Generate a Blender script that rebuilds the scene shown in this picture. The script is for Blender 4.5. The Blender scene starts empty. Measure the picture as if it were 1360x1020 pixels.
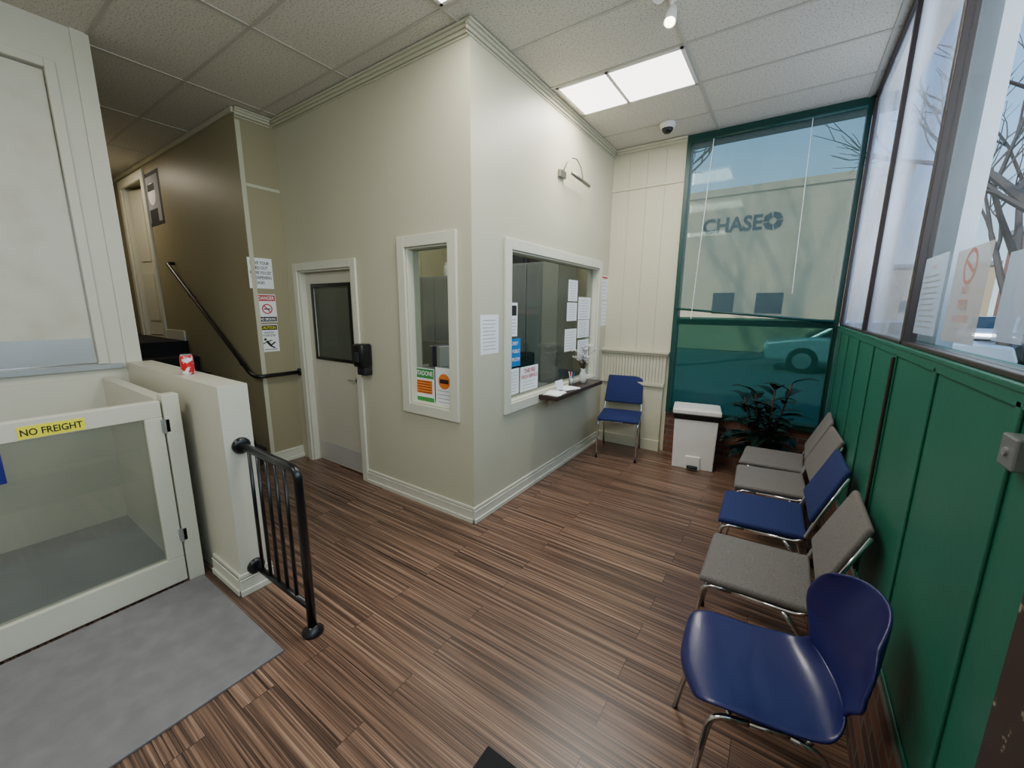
import bpy, bmesh, math, random
from mathutils import Vector, Matrix
random.seed(7)
COL=bpy.context.scene.collection
R=math.radians; V=Vector
# ---------------------------------------------------------------- camera
F=531.0; th=R(34.25); pt=R(10.8); ro=R(.49); EYE=V((0,0,1.6))
hh=V((-math.sin(th),math.cos(th),0)); rr=V((math.cos(th),math.sin(th),0)); zz=V((0,0,1))
up0=hh*math.sin(pt)+zz*math.cos(pt); fw=hh*math.cos(pt)-zz*math.sin(pt)
cr=rr*math.cos(ro)+up0*math.sin(ro); cu=up0*math.cos(ro)-rr*math.sin(ro)
def P(px,py,ax,val):
    d=cr*((px-680)/F)+cu*((510-py)/F)+fw
    i='xyz'.index(ax)
    return EYE+d*((val-EYE[i])/d[i])
cd=bpy.data.cameras.new('camera'); cam=bpy.data.objects.new('camera',cd); COL.objects.link(cam)
m=Matrix((cr,cu,-fw)).transposed().to_4x4(); m.translation=EYE; cam.matrix_world=m
cd.sensor_fit='HORIZONTAL'; cd.sensor_width=36; cd.lens=F/1360*36; cd.clip_start=.02; cd.clip_end=500
bpy.context.scene.camera=cam
# ---------------------------------------------------------------- materials
def S(r,g,b):
    f=lambda c:(c/255/12.92 if c/255<=.04045 else ((c/255+.055)/1.055)**2.4)
    return (f(r),f(g),f(b),1)
def mat(name,col,rough=.55,metal=0,noise=.06,scale=6,bump=0,bscale=60,emit=0,spec=.5,coat=0):
    M=bpy.data.materials.new(name); M.use_nodes=True; n=M.node_tree.nodes; l=M.node_tree.links
    b=n['Principled BSDF']; b.inputs['Roughness'].default_value=rough; b.inputs['Metallic'].default_value=metal
    b.inputs['Specular IOR Level'].default_value=spec; b.inputs['Coat Weight'].default_value=coat
    tc=n.new('ShaderNodeTexCoord'); nz=n.new('ShaderNodeTexNoise'); nz.inputs['Scale'].default_value=scale; nz.inputs['Detail'].default_value=5
    l.new(tc.outputs['Object'],nz.inputs['Vector'])
    mx=n.new('ShaderNodeMix'); mx.data_type='RGBA'
    mx.inputs[6].default_value=tuple(c*(1-noise) for c in col[:3])+(1,)
    mx.inputs[7].default_value=tuple(min(1,c*(1+noise)) for c in col[:3])+(1,)
    l.new(nz.outputs['Fac'],mx.inputs[0]); l.new(mx.outputs[2],b.inputs['Base Color'])
    if emit: b.inputs['Emission Strength'].default_value=emit; b.inputs['Emission Color'].default_value=col
    if bump:
        n2=n.new('ShaderNodeTexNoise'); n2.inputs['Scale'].default_value=bscale; n2.inputs['Detail'].default_value=3
        l.new(tc.outputs['Object'],n2.inputs['Vector'])
        bp=n.new('ShaderNodeBump'); bp.inputs['Strength'].default_value=bump; bp.inputs['Distance'].default_value=.01
        l.new(n2.outputs['Fac'],bp.inputs['Height']); l.new(bp.outputs['Normal'],b.inputs['Normal'])
    return M
def glassy(name,tint,fac,rough=.02,diff=None,dfac=0,vary=0,vscale=2):
    M=bpy.data.materials.new(name); M.use_nodes=True; n=M.node_tree.nodes; l=M.node_tree.links
    n.remove(n['Principled BSDF']); out=n['Material Output']
    t=n.new('ShaderNodeBsdfTransparent'); t.inputs[0].default_value=tint
    g=n.new('ShaderNodeBsdfGlossy'); g.inputs['Roughness'].default_value=rough
    mx=n.new('ShaderNodeMixShader'); mx.inputs[0].default_value=fac
    l.new(t.outputs[0],mx.inputs[1]); l.new(g.outputs[0],mx.inputs[2]); last=mx
    if diff:
        tc=n.new('ShaderNodeTexCoord'); nz=n.new('ShaderNodeTexNoise'); nz.inputs['Scale'].default_value=vscale; nz.inputs['Detail'].default_value=6
        l.new(tc.outputs['Object'],nz.inputs['Vector'])
        cm=n.new('ShaderNodeMix'); cm.data_type='RGBA'; cm.inputs[6].default_value=tuple(c*.85 for c in diff[:3])+(1,); cm.inputs[7].default_value=tuple(min(1,c*1.15) for c in diff[:3])+(1,)
        l.new(nz.outputs['Fac'],cm.inputs[0])
        d=n.new('ShaderNodeBsdfDiffuse'); l.new(cm.outputs[2],d.inputs[0]); tr=n.new('ShaderNodeBsdfTranslucent'); l.new(cm.outputs[2],tr.inputs[0])
        a=n.new('ShaderNodeMixShader'); a.inputs[0].default_value=.5; l.new(d.outputs[0],a.inputs[1]); l.new(tr.outputs[0],a.inputs[2])
        m2=n.new('ShaderNodeMixShader'); m2.inputs[0].default_value=dfac; l.new(mx.outputs[0],m2.inputs[1]); l.new(a.outputs[0],m2.inputs[2]); last=m2
        if vary:
            mr=n.new('ShaderNodeMapRange'); mr.inputs[1].default_value=.35; mr.inputs[2].default_value=.65; mr.inputs[3].default_value=dfac-vary; mr.inputs[4].default_value=dfac+vary
            l.new(nz.outputs['Fac'],mr.inputs[0]); l.new(mr.outputs[0],m2.inputs[0])
    l.new(last.outputs[0],out.inputs[0]); return M
def vec_nodes(M,a,b_):
    n=M.node_tree.nodes; l=M.node_tree.links
    tc=n.new('ShaderNodeTexCoord'); sp=n.new('ShaderNodeSeparateXYZ'); cb=n.new('ShaderNodeCombineXYZ')
    l.new(tc.outputs['Object'],sp.inputs[0]); l.new(sp.outputs[a],cb.inputs[0]); l.new(sp.outputs[b_],cb.inputs[1])
    return cb.outputs[0]
def brick_mat(name,a,b_):
    M=mat(name,S(110,60,45),.85); n=M.node_tree.nodes; l=M.node_tree.links; b=n['Principled BSDF']
    v=vec_nodes(M,a,b_); br=n.new('ShaderNodeTexBrick'); l.new(v,br.inputs['Vector'])
    br.inputs['Color1'].default_value=S(122,78,60); br.inputs['Color2'].default_value=S(80,54,48); br.inputs['Mortar'].default_value=S(106,96,88)
    br.inputs['Scale'].default_value=1; br.inputs['Brick Width'].default_value=.2; br.inputs['Row Height'].default_value=.065; br.inputs['Mortar Size'].default_value=.008
    l.new(br.outputs['Color'],b.inputs['Base Color'])
    bp=n.new('ShaderNodeBump'); bp.inputs['Strength'].default_value=.6; bp.inputs['Distance'].default_value=.01; bp.invert=True
    l.new(br.outputs['Fac'],bp.inputs['Height']); l.new(bp.outputs['Normal'],b.inputs['Normal']); return M
def floor_mat():
    M=bpy.data.materials.new('zebrawood_planks'); M.use_nodes=True; n=M.node_tree.nodes; l=M.node_tree.links; b=n['Principled BSDF']
    v=vec_nodes(M,0,1)
    br=n.new('ShaderNodeTexBrick'); l.new(v,br.inputs['Vector']); br.inputs['Scale'].default_value=1
    br.inputs['Brick Width'].default_value=1.2; br.inputs['Row Height'].default_value=.125; br.inputs['Mortar Size'].default_value=.0014
    br.offset=.37; br.inputs['Color1'].default_value=(0,0,0,1); br.inputs['Color2'].default_value=(1,1,1,1); br.inputs['Mortar'].default_value=(.5,.5,.5,1)
    def stripes(sx,sy,det):
        mp=n.new('ShaderNodeVectorMath'); mp.operation='MULTIPLY'; mp.inputs[1].default_value=(sx,sy,1); l.new(v,mp.inputs[0])
        ad=n.new('ShaderNodeVectorMath'); ad.operation='ADD'; l.new(mp.outputs[0],ad.inputs[0])
        sc=n.new('ShaderNodeVectorMath'); sc.operation='SCALE'; sc.inputs['Scale'].default_value=37; l.new(br.outputs['Color'],sc.inputs[0]); l.new(sc.outputs[0],ad.inputs[1])
        nz=n.new('ShaderNodeTexNoise'); nz.inputs['Scale'].default_value=1; nz.inputs['Detail'].default_value=det; nz.inputs['Roughness'].default_value=.6; l.new(ad.outputs[0],nz.inputs['Vector'])
        return nz.outputs['Fac']
    s1=stripes(.8,80,3); s2=stripes(1.8,230,3)
    av=n.new('ShaderNodeMix'); av.inputs[0].default_value=.40; l.new(s1,av.inputs[2]); l.new(s2,av.inputs[3])
    cr_=n.new('ShaderNodeValToRGB'); l.new(av.outputs[0],cr_.inputs[0]); e=cr_.color_ramp.elements
    e[0].position=.38; e[0].color=S(46,33,28); e[1].position=.66; e[1].color=S(172,142,118)
    x=e.new(.46); x.color=S(88,66,54); x=e.new(.55); x.color=S(130,99,80)
    pv=n.new('ShaderNodeMix'); pv.data_type='RGBA'; pv.blend_type='MULTIPLY'; pv.inputs[0].default_value=.12
    l.new(cr_.outputs[0],pv.inputs[6]); l.new(br.outputs['Color'],pv.inputs[7])
    mo=n.new('ShaderNodeMix'); mo.data_type='RGBA'; l.new(br.outputs['Fac'],mo.inputs[0]); l.new(pv.outputs[2],mo.inputs[6]); mo.inputs[7].default_value=S(36,26,22)
    l.new(mo.outputs[2],b.inputs['Base Color']); b.inputs['Roughness'].default_value=.33
    return M
def ceil_mat():
    M=bpy.data.materials.new('ceiling_tile'); M.use_nodes=True; n=M.node_tree.nodes; l=M.node_tree.links; b=n['Principled BSDF']
    tc=n.new('ShaderNodeTexCoord'); nz=n.new('ShaderNodeTexNoise'); nz.inputs['Scale'].default_value=90; nz.inputs['Detail'].default_value=2; l.new(tc.outputs['Object'],nz.inputs['Vector'])
    c=n.new('ShaderNodeValToRGB'); l.new(nz.outputs['Fac'],c.inputs[0]); e=c.color_ramp.elements
    e[0].position=.34; e[0].color=S(170,164,151); e[1].position=.48; e[1].color=S(210,204,191)
    l.new(c.outputs[0],b.inputs['Base Color']); b.inputs['Roughness'].default_value=.9
    bp=n.new('ShaderNodeBump'); bp.inputs['Strength'].default_value=.3; bp.inputs['Distance'].default_value=.004; l.new(nz.outputs['Fac'],bp.inputs['Height']); l.new(bp.outputs['Normal'],b.inputs['Normal']); return M
def speckle_mat(name,c1,c2,scale,rough,p0=.55,p1=.62):
    M=bpy.data.materials.new(name); M.use_nodes=True; n=M.node_tree.nodes; l=M.node_tree.links; b=n['Principled BSDF']
    tc=n.new('ShaderNodeTexCoord'); nz=n.new('ShaderNodeTexNoise'); nz.inputs['Scale'].default_value=scale; nz.inputs['Detail'].default_value=8; l.new(tc.outputs['Object'],nz.inputs['Vector'])
    c=n.new('ShaderNodeValToRGB'); l.new(nz.outputs['Fac'],c.inputs[0]); e=c.color_ramp.elements
    e[0].position=p0; e[0].color=c1; e[1].position=p1; e[1].color=c2
    l.new(c.outputs[0],b.inputs['Base Color']); b.inputs['Roughness'].default_value=rough; return M
PAINT=mat('wall_paint',S(193,189,165),.45,noise=.03,scale=2,bump=.05,bscale=120)
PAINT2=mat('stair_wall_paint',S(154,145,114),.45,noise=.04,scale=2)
PANEL=mat('panel_paint',S(197,193,168),.45,noise=.03)
TRIM=mat('trim_paint',S(212,210,192),.4,noise=.03)
CREAM=mat('cream_enamel',S(206,202,183),.38,noise=.05,scale=3)
CREAM_D=speckle_mat('scuffed_cream_enamel',S(202,198,180),S(190,184,163),5,.4,.45,.7)
FLOOR=floor_mat(); CEIL=ceil_mat(); TBAR=mat('ceiling_bar_white',S(182,177,164),.5)
GREEN=mat('green_gloss_paint',S(28,100,80),.4,noise=.18,scale=3,bump=.08,bscale=30)
GREEN_D=mat('dark_green_frame',S(10,64,58),.4)
BROWN=mat('dark_brown_frame',S(48,35,32),.45)
PEEL=speckle_mat('peeling_brown_paint',S(56,42,36),S(150,138,120),30,.55,.64,.68)
BRICKX=brick_mat('brick_side',1,2); BRICKY=brick_mat('brick_back',0,2)
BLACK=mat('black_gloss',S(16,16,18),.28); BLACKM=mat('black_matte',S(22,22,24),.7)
STEEL=mat('brushed_steel',S(170,172,172),.4,.7,noise=.1); KICK=mat('pale_kick_plate',S(192,191,184),.35,.1); CHROME=mat('chrome',S(215,215,220),.14,1,noise=.02)
GREYPL=speckle_mat('grey_deck_paint',S(98,98,101),S(124,124,126),3,.6,.35,.75)
GREYPL2=speckle_mat('worn_grey_deck',S(116,114,115),S(134,132,130),11,.55,.35,.9)
BLUEF=mat('navy_fabric',S(18,34,88),.85,noise=.12,scale=200,bump=.2,bscale=400)
GREYF=speckle_mat('grey_tweed_fabric',S(90,86,84),S(120,115,111),300,.95,.35,.65)
BLUEP=mat('navy_plastic',S(22,24,84),.32,noise=.05,coat=.1)
WHITEP=mat('white_plastic',S(228,224,218),.4); BAG=mat('black_bag',S(14,14,16),.3,bump=.6,bscale=25)
PAPER=mat('white_paper',S(236,238,240),.7,noise=.02); INK=mat('grey_ink',S(150,152,158),.8); INKB=mat('black_ink',S(25,25,28),.7)
RED=mat('red_ink',S(190,35,40),.6); YEL=mat('yellow_vinyl',S(238,226,50),.5,noise=.03); BLU=mat('blue_print',S(20,120,190),.5); NAVY=mat('navy_print',S(18,24,110),.5)
ORG=mat('orange_print',S(226,120,40),.6); GRN=mat('green_print',S(50,140,60),.6); WHT=mat('white_print',S(240,240,240),.6); FRED=mat('faded_red_print',S(196,140,130),.7)
DWOOD=mat('dark_counter',S(52,34,34),.35,noise=.25,scale=30)
GCAB=mat('grey_cabinet_metal',S(146,152,152),.45,noise=.04)
OFFW=mat('office_wall_paint',S(190,184,144),.6)
GLASS=glassy('clear_glass',(.93,.97,.96,1),.05); GLASSO=glassy('reception_glass',(.80,.84,.82,1),.08); GLASSD=glassy('dim_door_glass',(.50,.54,.52,1),.06,diff=S(124,128,120),dfac=.55)
FILM=glassy('milky_window_film',(.84,.88,.94,1),.05,.1,diff=S(204,211,222),dfac=.40,vary=.18,vscale=1.6)
GLASSG=glassy('lift_glazing',(.84,.88,.86,1),.10,diff=S(176,178,170),dfac=.2)
SHADE=glassy('teal_shade_mesh',(.64,.72,.67,1),.02,.4,diff=S(118,144,142),dfac=.38,vary=.05)
SHADE2=glassy('green_shade_mesh',(.17,.36,.29,1),.05,.3,diff=S(16,94,80),dfac=.5,vary=.05)
LIGHT=mat('light_diffuser',(1,.97,.9,1),.5,emit=5); BULB=mat('warm_bulb',(1,.85,.55,1),.5,emit=14)
CARPET=mat('black_carpet',S(30,29,31),.95,bump=.5,bscale=300)
LEAF=mat('rubber_leaf',S(20,36,30),.25,noise=.35,scale=10); STEM=mat('plant_stem',S(70,50,36),.7); SOIL=mat('soil',S(40,28,22),.95,bump=1,bscale=60)
ASPH=mat('asphalt',S(120,120,122),.9,noise=.12,scale=3); PAVE=mat('sidewalk_concrete',S(160,155,150),.9,noise=.08,scale=4)
BARK=mat('bare_tree_bark',S(98,86,80),.9)
# ---------------------------------------------------------------- mesh builder
class B:
    def __init__(s): s.bm=bmesh.new(); s.mi=0
    def _f(s,fs):
        for f in fs: f.material_index=s.mi
    def box(s,x0,x1,y0,y1,z0,z1,M=None):
        vs=[s.bm.verts.new((M@V((x,y,z))) if M else (x,y,z)) for x in (x0,x1) for y in (y0,y1) for z in (z0,z1)]
        s._f([s.bm.faces.new([vs[i] for i in q]) for q in ((0,1,3,2),(4,6,7,5),(0,4,5,1),(2,3,7,6),(0,2,6,4),(1,5,7,3))]); return s
    def rbox(s,x0,x1,y0,y1,z0,z1,bev=.01,seg=3,M=None):
        t=bmesh.new(); bmesh.ops.create_cube(t,size=1)
        for v in t.verts: v.co=V(((x0+x1)/2+v.co.x*(x1-x0),(y0+y1)/2+v.co.y*(y1-y0),(z0+z1)/2+v.co.z*(z1-z0)))
        bmesh.ops.bevel(t,geom=list(t.edges),offset=bev,segments=seg,profile=.5,affect='EDGES')
        if M: t.transform(M)
        s.add(t); return s
    def add(s,t):
        mp={v:s.bm.verts.new(v.co) for v in t.verts}
        for f in t.faces:
            try: g=s.bm.faces.new([mp[v] for v in f.verts]); g.material_index=s.mi
            except ValueError: pass
        t.free()
    def tube(s,pts,r,seg=10,r2=None,caps=True):
        pts=[V(p) for p in pts]; n=len(pts); rings=[]; a=None
        for i,p in enumerate(pts):
            d=(pts[min(i+1,n-1)]-pts[max(i-1,0)]).normalized()
            if a is None: a=(V((0,0,1)) if abs(d.z)<.9 else V((1,0,0))).cross(d).normalized()
            else: a=(a-d*a.dot(d)).normalized()
            b=d.cross(a); q=r if r2 is None else r+(r2-r)*i/(n-1)
            rings.append([s.bm.verts.new(p+(a*math.cos(2*math.pi*k/seg)+b*math.sin(2*math.pi*k/seg))*q) for k in range(seg)])
        for i in range(n-1):
            for k in range(seg): s._f([s.bm.faces.new((rings[i][k],rings[i][(k+1)%seg],rings[i+1][(k+1)%seg],rings[i+1][k]))])
        if caps: s._f([s.bm.faces.new(rings[0][::-1]),s.bm.faces.new(rings[-1])])
        return s
    def lathe(s,prof,c=(0,0,0),seg=24,M=None):
        rings=[]
        for r,z in prof:
            rings.append([s.bm.verts.new((M@V((r*math.cos(2*math.pi*k/seg),r*math.sin(2*math.pi*k/seg),z)) if M else V((r*math.cos(2*math.pi*k/seg),r*math.sin(2*math.pi*k/seg),z)))+V(c)) for k in range(seg)])
        for i in range(len(rings)-1):
            for k in range(seg): s._f([s.bm.faces.new((rings[i][k],rings[i][(k+1)%seg],rings[i+1][(k+1)%seg],rings[i+1][k]))])
        s._f([s.bm.faces.new(rings[0][::-1]),s.bm.faces.new(rings[-1])]); return s
    def prism(s,pts,y0,y1):
        a=[s.bm.verts.new((x,y0,z)) for x,z in pts]; b=[s.bm.verts.new((x,y1,z)) for x,z in pts]; n=len(pts)
        s._f([s.bm.faces.new(a),s.bm.faces.new(b[::-1])]+[s.bm.faces.new((a[i],b[i],b[(i+1)%n],a[(i+1)%n])) for i in range(n)]); return s
    def grid(s,fn,nu,nv):
        g=[[s.bm.verts.new(fn(i/nu,j/nv)) for j in range(nv+1)] for i in range(nu+1)]
        for i in range(nu):
            for j in range(nv): s._f([s.bm.faces.new((g[i][j],g[i+1][j],g[i+1][j+1],g[i][j+1]))])
        return s
    def text(s,t,cx,cz,hgt,maxw,y=-.0022,bold=0):
        c=bpy.data.curves.new('t','FONT'); c.body=t; c.size=1; c.align_x='CENTER'; c.resolution_u=3; c.offset=bold
        o=bpy.data.objects.new('t',c); COL.objects.link(o); bpy.context.view_layer.update()
        me=bpy.data.meshes.new_from_object(o); bpy.data.objects.remove(o)
        xs=[v.co.x for v in me.vertices]; ys=[v.co.y for v in me.vertices]
        if not xs: return s
        k=hgt/(max(ys)-min(ys)); kx=min(k,maxw/(max(xs)-min(xs))); mx=(max(xs)+min(xs))/2; my=(max(ys)+min(ys))/2
        q=[s.bm.verts.new((cx+(v.co.x-mx)*kx,y,cz+(v.co.y-my)*k)) for v in me.vertices]
        for p in me.polygons:
            try: f=s.bm.faces.new([q[i] for i in p.vertices]); f.material_index=s.mi
            except ValueError: pass
        bpy.data.meshes.remove(me); return s
    def rect(s,x0,x1,z0,z1,y=-.0018):
        s._f([s.bm.faces.new([s.bm.verts.new(c) for c in ((x0,y,z0),(x1,y,z0),(x1,y,z1),(x0,y,z1))])]); return s
    def ring(s,cx,cz,r0,r1,y=-.002,seg=24,a0=0,a1=360,kx=1):
        n=seg
        for i in range(n):
            t0=R(a0+(a1-a0)*i/n); t1=R(a0+(a1-a0)*(i+1)/n)
            c=[(cx+kx*r*math.cos(t),y,cz+r*math.sin(t)) for r,t in ((r0,t0),(r1,t0),(r1,t1),(r0,t1))]
            if r0<1e-6: c=[(cx,y,cz)]+c[1:3]
            s._f([s.bm.faces.new([s.bm.verts.new(q) for q in c])])
        return s
    def bar(s,a,b,w,y=-.003):
        a=V((a[0],y,a[1])); b=V((b[0],y,b[1])); d=(b-a).normalized(); n=V((-d.z,0,d.x))*w/2
        s._f([s.bm.faces.new([s.bm.verts.new(q) for q in (a-n,b-n,b+n,a+n)])]); return s
    def obj(s,name,mats,parent=None,smooth=False,bevel=0,absolute=False,kind=None,fixn=True):
        if absolute and parent: s.bm.transform(rootm(parent).inverted())
        if fixn: bmesh.ops.recalc_face_normals(s.bm,faces=s.bm.faces)
        me=bpy.data.meshes.new(name); s.bm.to_mesh(me); s.bm.free()
        o=bpy.data.objects.new(name,me); COL.objects.link(o)
        for q in (mats if isinstance(mats,(list,tuple)) else [mats]): me.materials.append(q)
        if smooth:
            for p in me.polygons: p.use_smooth=True
        if bevel:
            b=o.modifiers.new('bevel','BEVEL'); b.width=bevel; b.segments=2; b.limit_method='ANGLE'
        if parent: o.parent=parent
        if kind: o['kind']=kind
        return o
def rootm(o): return Matrix.Translation(o.location)@Matrix.Rotation(o.rotation_euler.z,4,'Z')
def thing(name,label,cat,loc=(0,0,0),rz=0,group=None,kind=None):
    o=bpy.data.objects.new(name,None); COL.objects.link(o); o.location=loc; o.rotation_euler=(0,0,rz); o.empty_display_size=.1
    if label: o['label']=label
    if cat: o['category']=cat
    if group: o['group']=group
    if kind: o['kind']=kind
    return o
def tag(o,label,cat,group=None):
    o['label']=label; o['category']=cat
    if group: o['group']=group
    return o
def st(o,label=None,cat=None):
    o['kind']='structure'
    if label: o['label']=label
    if cat: o['category']=cat
    return o
def dup(root,loc,rz,label,group=None):
    r=root.copy(); COL.objects.link(r); r.location=loc; r.rotation_euler=(0,0,rz); r['label']=label
    if group: r['group']=group
    for ch in list(root.children):
        c=ch.copy(); COL.objects.link(c); c.parent=r
        for g in list(ch.children):
            d=g.copy(); COL.objects.link(d); d.parent=c
    return r
def wall(name,ax,c0,c1,u0,u1,z0,z1,holes,m,label):
    b=B(); us=sorted({u0,u1}|{h[i] for h in holes for i in (0,1)}); zs=sorted({z0,z1}|{h[i] for h in holes for i in (2,3)})
    for i in range(len(us)-1):
        for j in range(len(zs)-1):
            um=(us[i]+us[i+1])/2; zm=(zs[j]+zs[j+1])/2
            if any(h[0]<um<h[1] and h[2]<zm<h[3] for h in holes): continue
            if ax=='x': b.box(c0,c1,us[i],us[i+1],zs[j],zs[j+1])
            else: b.box(us[i],us[i+1],c0,c1,zs[j],zs[j+1])
    bmesh.ops.remove_doubles(b.bm,verts=b.bm.verts,dist=1e-5)
    return st(b.obj(name,m),label,'wall')
# ---------------------------------------------------------------- room constants
XR=.375; YB=4.6; ZC=3.30; XW=-1.79; YD=2.14; XC=-4.19; YS=1.81; XL=-3.93; HW0,HW1=.80,.94; LB1=.885; LAND=1.17; SILL=1.47
st(B().box(-9.2,.6,-2.7,4.8,-.1,0).obj('floor',FLOOR),'striped brown wood plank floor','floor')
b=B(); b.box(-9.2,.6,-2.7,4.8,ZC,ZC+.1); b.mi=1
xs=[-.76-1.10*k for k in range(-1,8)]; ys=[3.63+.55*k for k in range(-11,2)]
for x in xs: b.box(x-.01,x+.01,-2.6,YB,ZC-.006,ZC)
for y in ys: b.box(-9,XR,y-.01,y+.01,ZC-.0055,ZC)
st(b.obj('ceiling',[CEIL,TBAR]),'suspended ceiling of speckled pale tiles','ceiling')
RW=(2.59,4.30,.84,2.03); SW=(-2.435,-1.995,.845,2.035); DO=(-3.98,-3.12,0,1.93)
wall('wall_reception','x',XW-.12,XW,YD,YB,0,ZC,[RW],PAINT,'pale wall with the wide reception window')
wall('wall_door_side','y',YD,YD+.12,XC,XW-.12,0,ZC,[SW,DO],PAINT,'pale olive wall with the office door and narrow window')
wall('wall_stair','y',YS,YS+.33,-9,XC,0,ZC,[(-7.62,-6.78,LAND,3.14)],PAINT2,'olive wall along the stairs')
wall('wall_lift_back','y',HW0,LB1,-9,XL+.012,0,ZC,[],CREAM,'cream wall between lift shaft and stairs')
wall('wall_partition','y',HW0,HW1,XL+.012,-2.36,0,1.19,[],CREAM,'cream half height wall beside the lift')
wall('wall_left','x',XL-.1,XL,-2.6,HW0,0,ZC,[(-.45,.66,LAND+.02,3.02)],CREAM,'cream wall around the upper lift door')
wall('wall_front','y',-2.7,-2.6,-9,.6,0,ZC,[],PAINT,'pale wall behind the camera')
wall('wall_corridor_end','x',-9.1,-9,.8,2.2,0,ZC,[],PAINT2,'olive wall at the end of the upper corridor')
wall('wall_office_end','x',-4.31,-4.19,YD+.12,YB,0,ZC,[],OFFW,'office wall on the far left')
wall('wall_office_back','y',YB-.02,YB,-4.19,XW-.12,0,ZC,[],OFFW,'yellowish back wall inside the office')
wall('wall_back','y',YB,YB+.15,-4.3,-1.03,0,ZC,[],PANEL,'pale end wall beside the green window')
st(B().box(-1.03,.6,YB,YB+.25,0,.47).obj('wall_back_brick',BRICKY),'low brick wall under the green shade','wall')
st(B().box(-1.03,.6,YB,YB+.25,3.24,ZC).obj('wall_back_header',GREEN_D),'dark green header over the shaded window','wall')
b=B()
n=4; w=(XW+1.03)/-n
for i in range(n):
    x0=XW+.0+w*i+.001; b.box(x0,x0+w-.002,YB-.006,YB,1.14,2.87); b.box(x0,x0+w-.002,YB-.006,YB,2.9,3.22)
b.box(XW,-1.03,YB-.018,YB,2.87,2.90)
b.box(XW,-1.03,YB-.09,YB,1.115,1.14); b.box(XW,-1.04,YB-.07,YB,1.09,1.115)
for i in range(21):
    x0=XW+.035*i; b.box(x0,x0+.0325,YB-.05,YB,.78,1.09)
b.box(XW,-1.06,YB-.075,YB,.745,.78); b.box(XW,-1.07,YB-.05,YB,.12,.745)
b.box(XW,-1.065,YB-.07,YB,0,.12)
st(b.obj('trim_1',PANEL,bevel=.002),'wood panelling with a ledge on the end wall','wall panelling')
def prof(b,ax,c,sgn,u0,u1,items):
    for (d,z0,z1) in items:
        lo,hi=sorted((c,c+sgn*d))
        if ax=='x': b.box(lo,hi,u0,u1,z0,z1)
        else: b.box(u0,u1,lo,hi,z0,z1)
CR=[(.04,ZC-.02,ZC-.0062),(.027,ZC-.04,ZC-.02),(.014,ZC-.062,ZC-.04),(.008,ZC-.08,ZC-.07)]
b=B(); prof(b,'x',XW,1,YD-.04,YB,CR); st(b.obj('trim_2',PAINT,bevel=.004),'crown moulding over the reception window','crown moulding')
b=B(); prof(b,'y',YD,-1,XC,XW,CR); st(b.obj('trim_3',PAINT,bevel=.004),'crown moulding over the office door','crown moulding')
b=B(); prof(b,'x',XC,1,YS-.0,YD-.04,CR); prof(b,'y',YS,-1,-9,XC,[(.02,ZC-.05,ZC-.0062)])
b.box(XC,XC+.008,YS,YD,2.66,2.69); b.box(XC,XC+.006,YS,YS+.04,0,ZC-.1)
st(b.obj('trim_4',PAINT,bevel=.003),'moulding on the narrow sign wall','moulding')
b=B(); prof(b,'y',YB-.006,-1,XW+.04,-1.03,[(.035,ZC-.03,ZC-.0062),(.018,ZC-.055,ZC-.03)]); st(b.obj('trim_5',PANEL,bevel=.004),'crown moulding on the panelled end wall','crown moulding')
BBP=[(.018,0,.10),(.026,0,.035),(.012,.10,.125),(.02,.088,.10)]
b=B(); prof(b,'x',XW,1,YD-.018,YB-.07,BBP); st(b.obj('baseboard_reception',TRIM,bevel=.004),'pale baseboard under the reception window','baseboard')
b=B(); prof(b,'y',YD,-1,-3.05,XW,BBP); st(b.obj('baseboard_door_side',TRIM,bevel=.004),'pale baseboard under the narrow window','baseboard')
b=B(); prof(b,'y',HW0,-1,-2.72,-2.36,BBP); prof(b,'x',-2.36,1,HW0-.018,HW1+.018,BBP); prof(b,'y',HW1,1,-3.9,-2.36,BBP); st(b.obj('baseboard_partition',TRIM,bevel=.004),'pale baseboard around the half wall end','baseboard')
b=B(); prof(b,'x',XC,1,YS,YD,BBP); prof(b,'y',YS,-1,-6.7,-6.06,[(.02,LAND,LAND+.12)]); st(b.obj('baseboard_stair',TRIM,bevel=.003),'white baseboard on the upper landing','baseboard')
def casing(b,ax,c,sgn,u0,u1,z0,z1,w,d,bottom=True):
    lo,hi=sorted((c,c+sgn*d))
    L=[(u0-w,u0,z0-(w if bottom else 0),z1+w),(u1,u1+w,z0-(w if bottom else 0),z1+w),(u0,u1,z1,z1+w)]
    if bottom: L.append((u0,u1,z0-w,z0))
    for a0,a1,q0,q1 in L:
        if ax=='x': b.box(lo,hi,a0,a1,q0,q1)
        else: b.box(a0,a1,lo,hi,q0,q1)
w1=thing('window_1','wide white framed reception window with taped papers','window',(XW,3.44,RW[2]),kind='structure')
b=B(); casing(b,'x',XW,1,RW[0],RW[1],RW[2],RW[3],.08,.022)
for a in ((RW[0],RW[0]+.012,RW[2],RW[3]),(RW[1]-.012,RW[1],RW[2],RW[3]),(RW[0],RW[1],RW[2],RW[2]+.012),(RW[0],RW[1],RW[3]-.012,RW[3])): b.box(XW-.12,XW,a[0],a[1],a[2],a[3])
b.obj('window_frame',TRIM,w1,bevel=.004,absolute=True)
B().box(XW-.064,XW-.058,RW[0]+.012,RW[1]-.012,RW[2]+.012,RW[3]-.012).obj('pane',GLASSO,w1,absolute=True)
w2=thing('window_2','narrow white framed window beside the office corner','window',(-2.2,YD,SW[2]),kind='structure')
b=B(); casing(b,'y',YD,-1,SW[0],SW[1],SW[2],SW[3],.08,.022)
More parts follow.
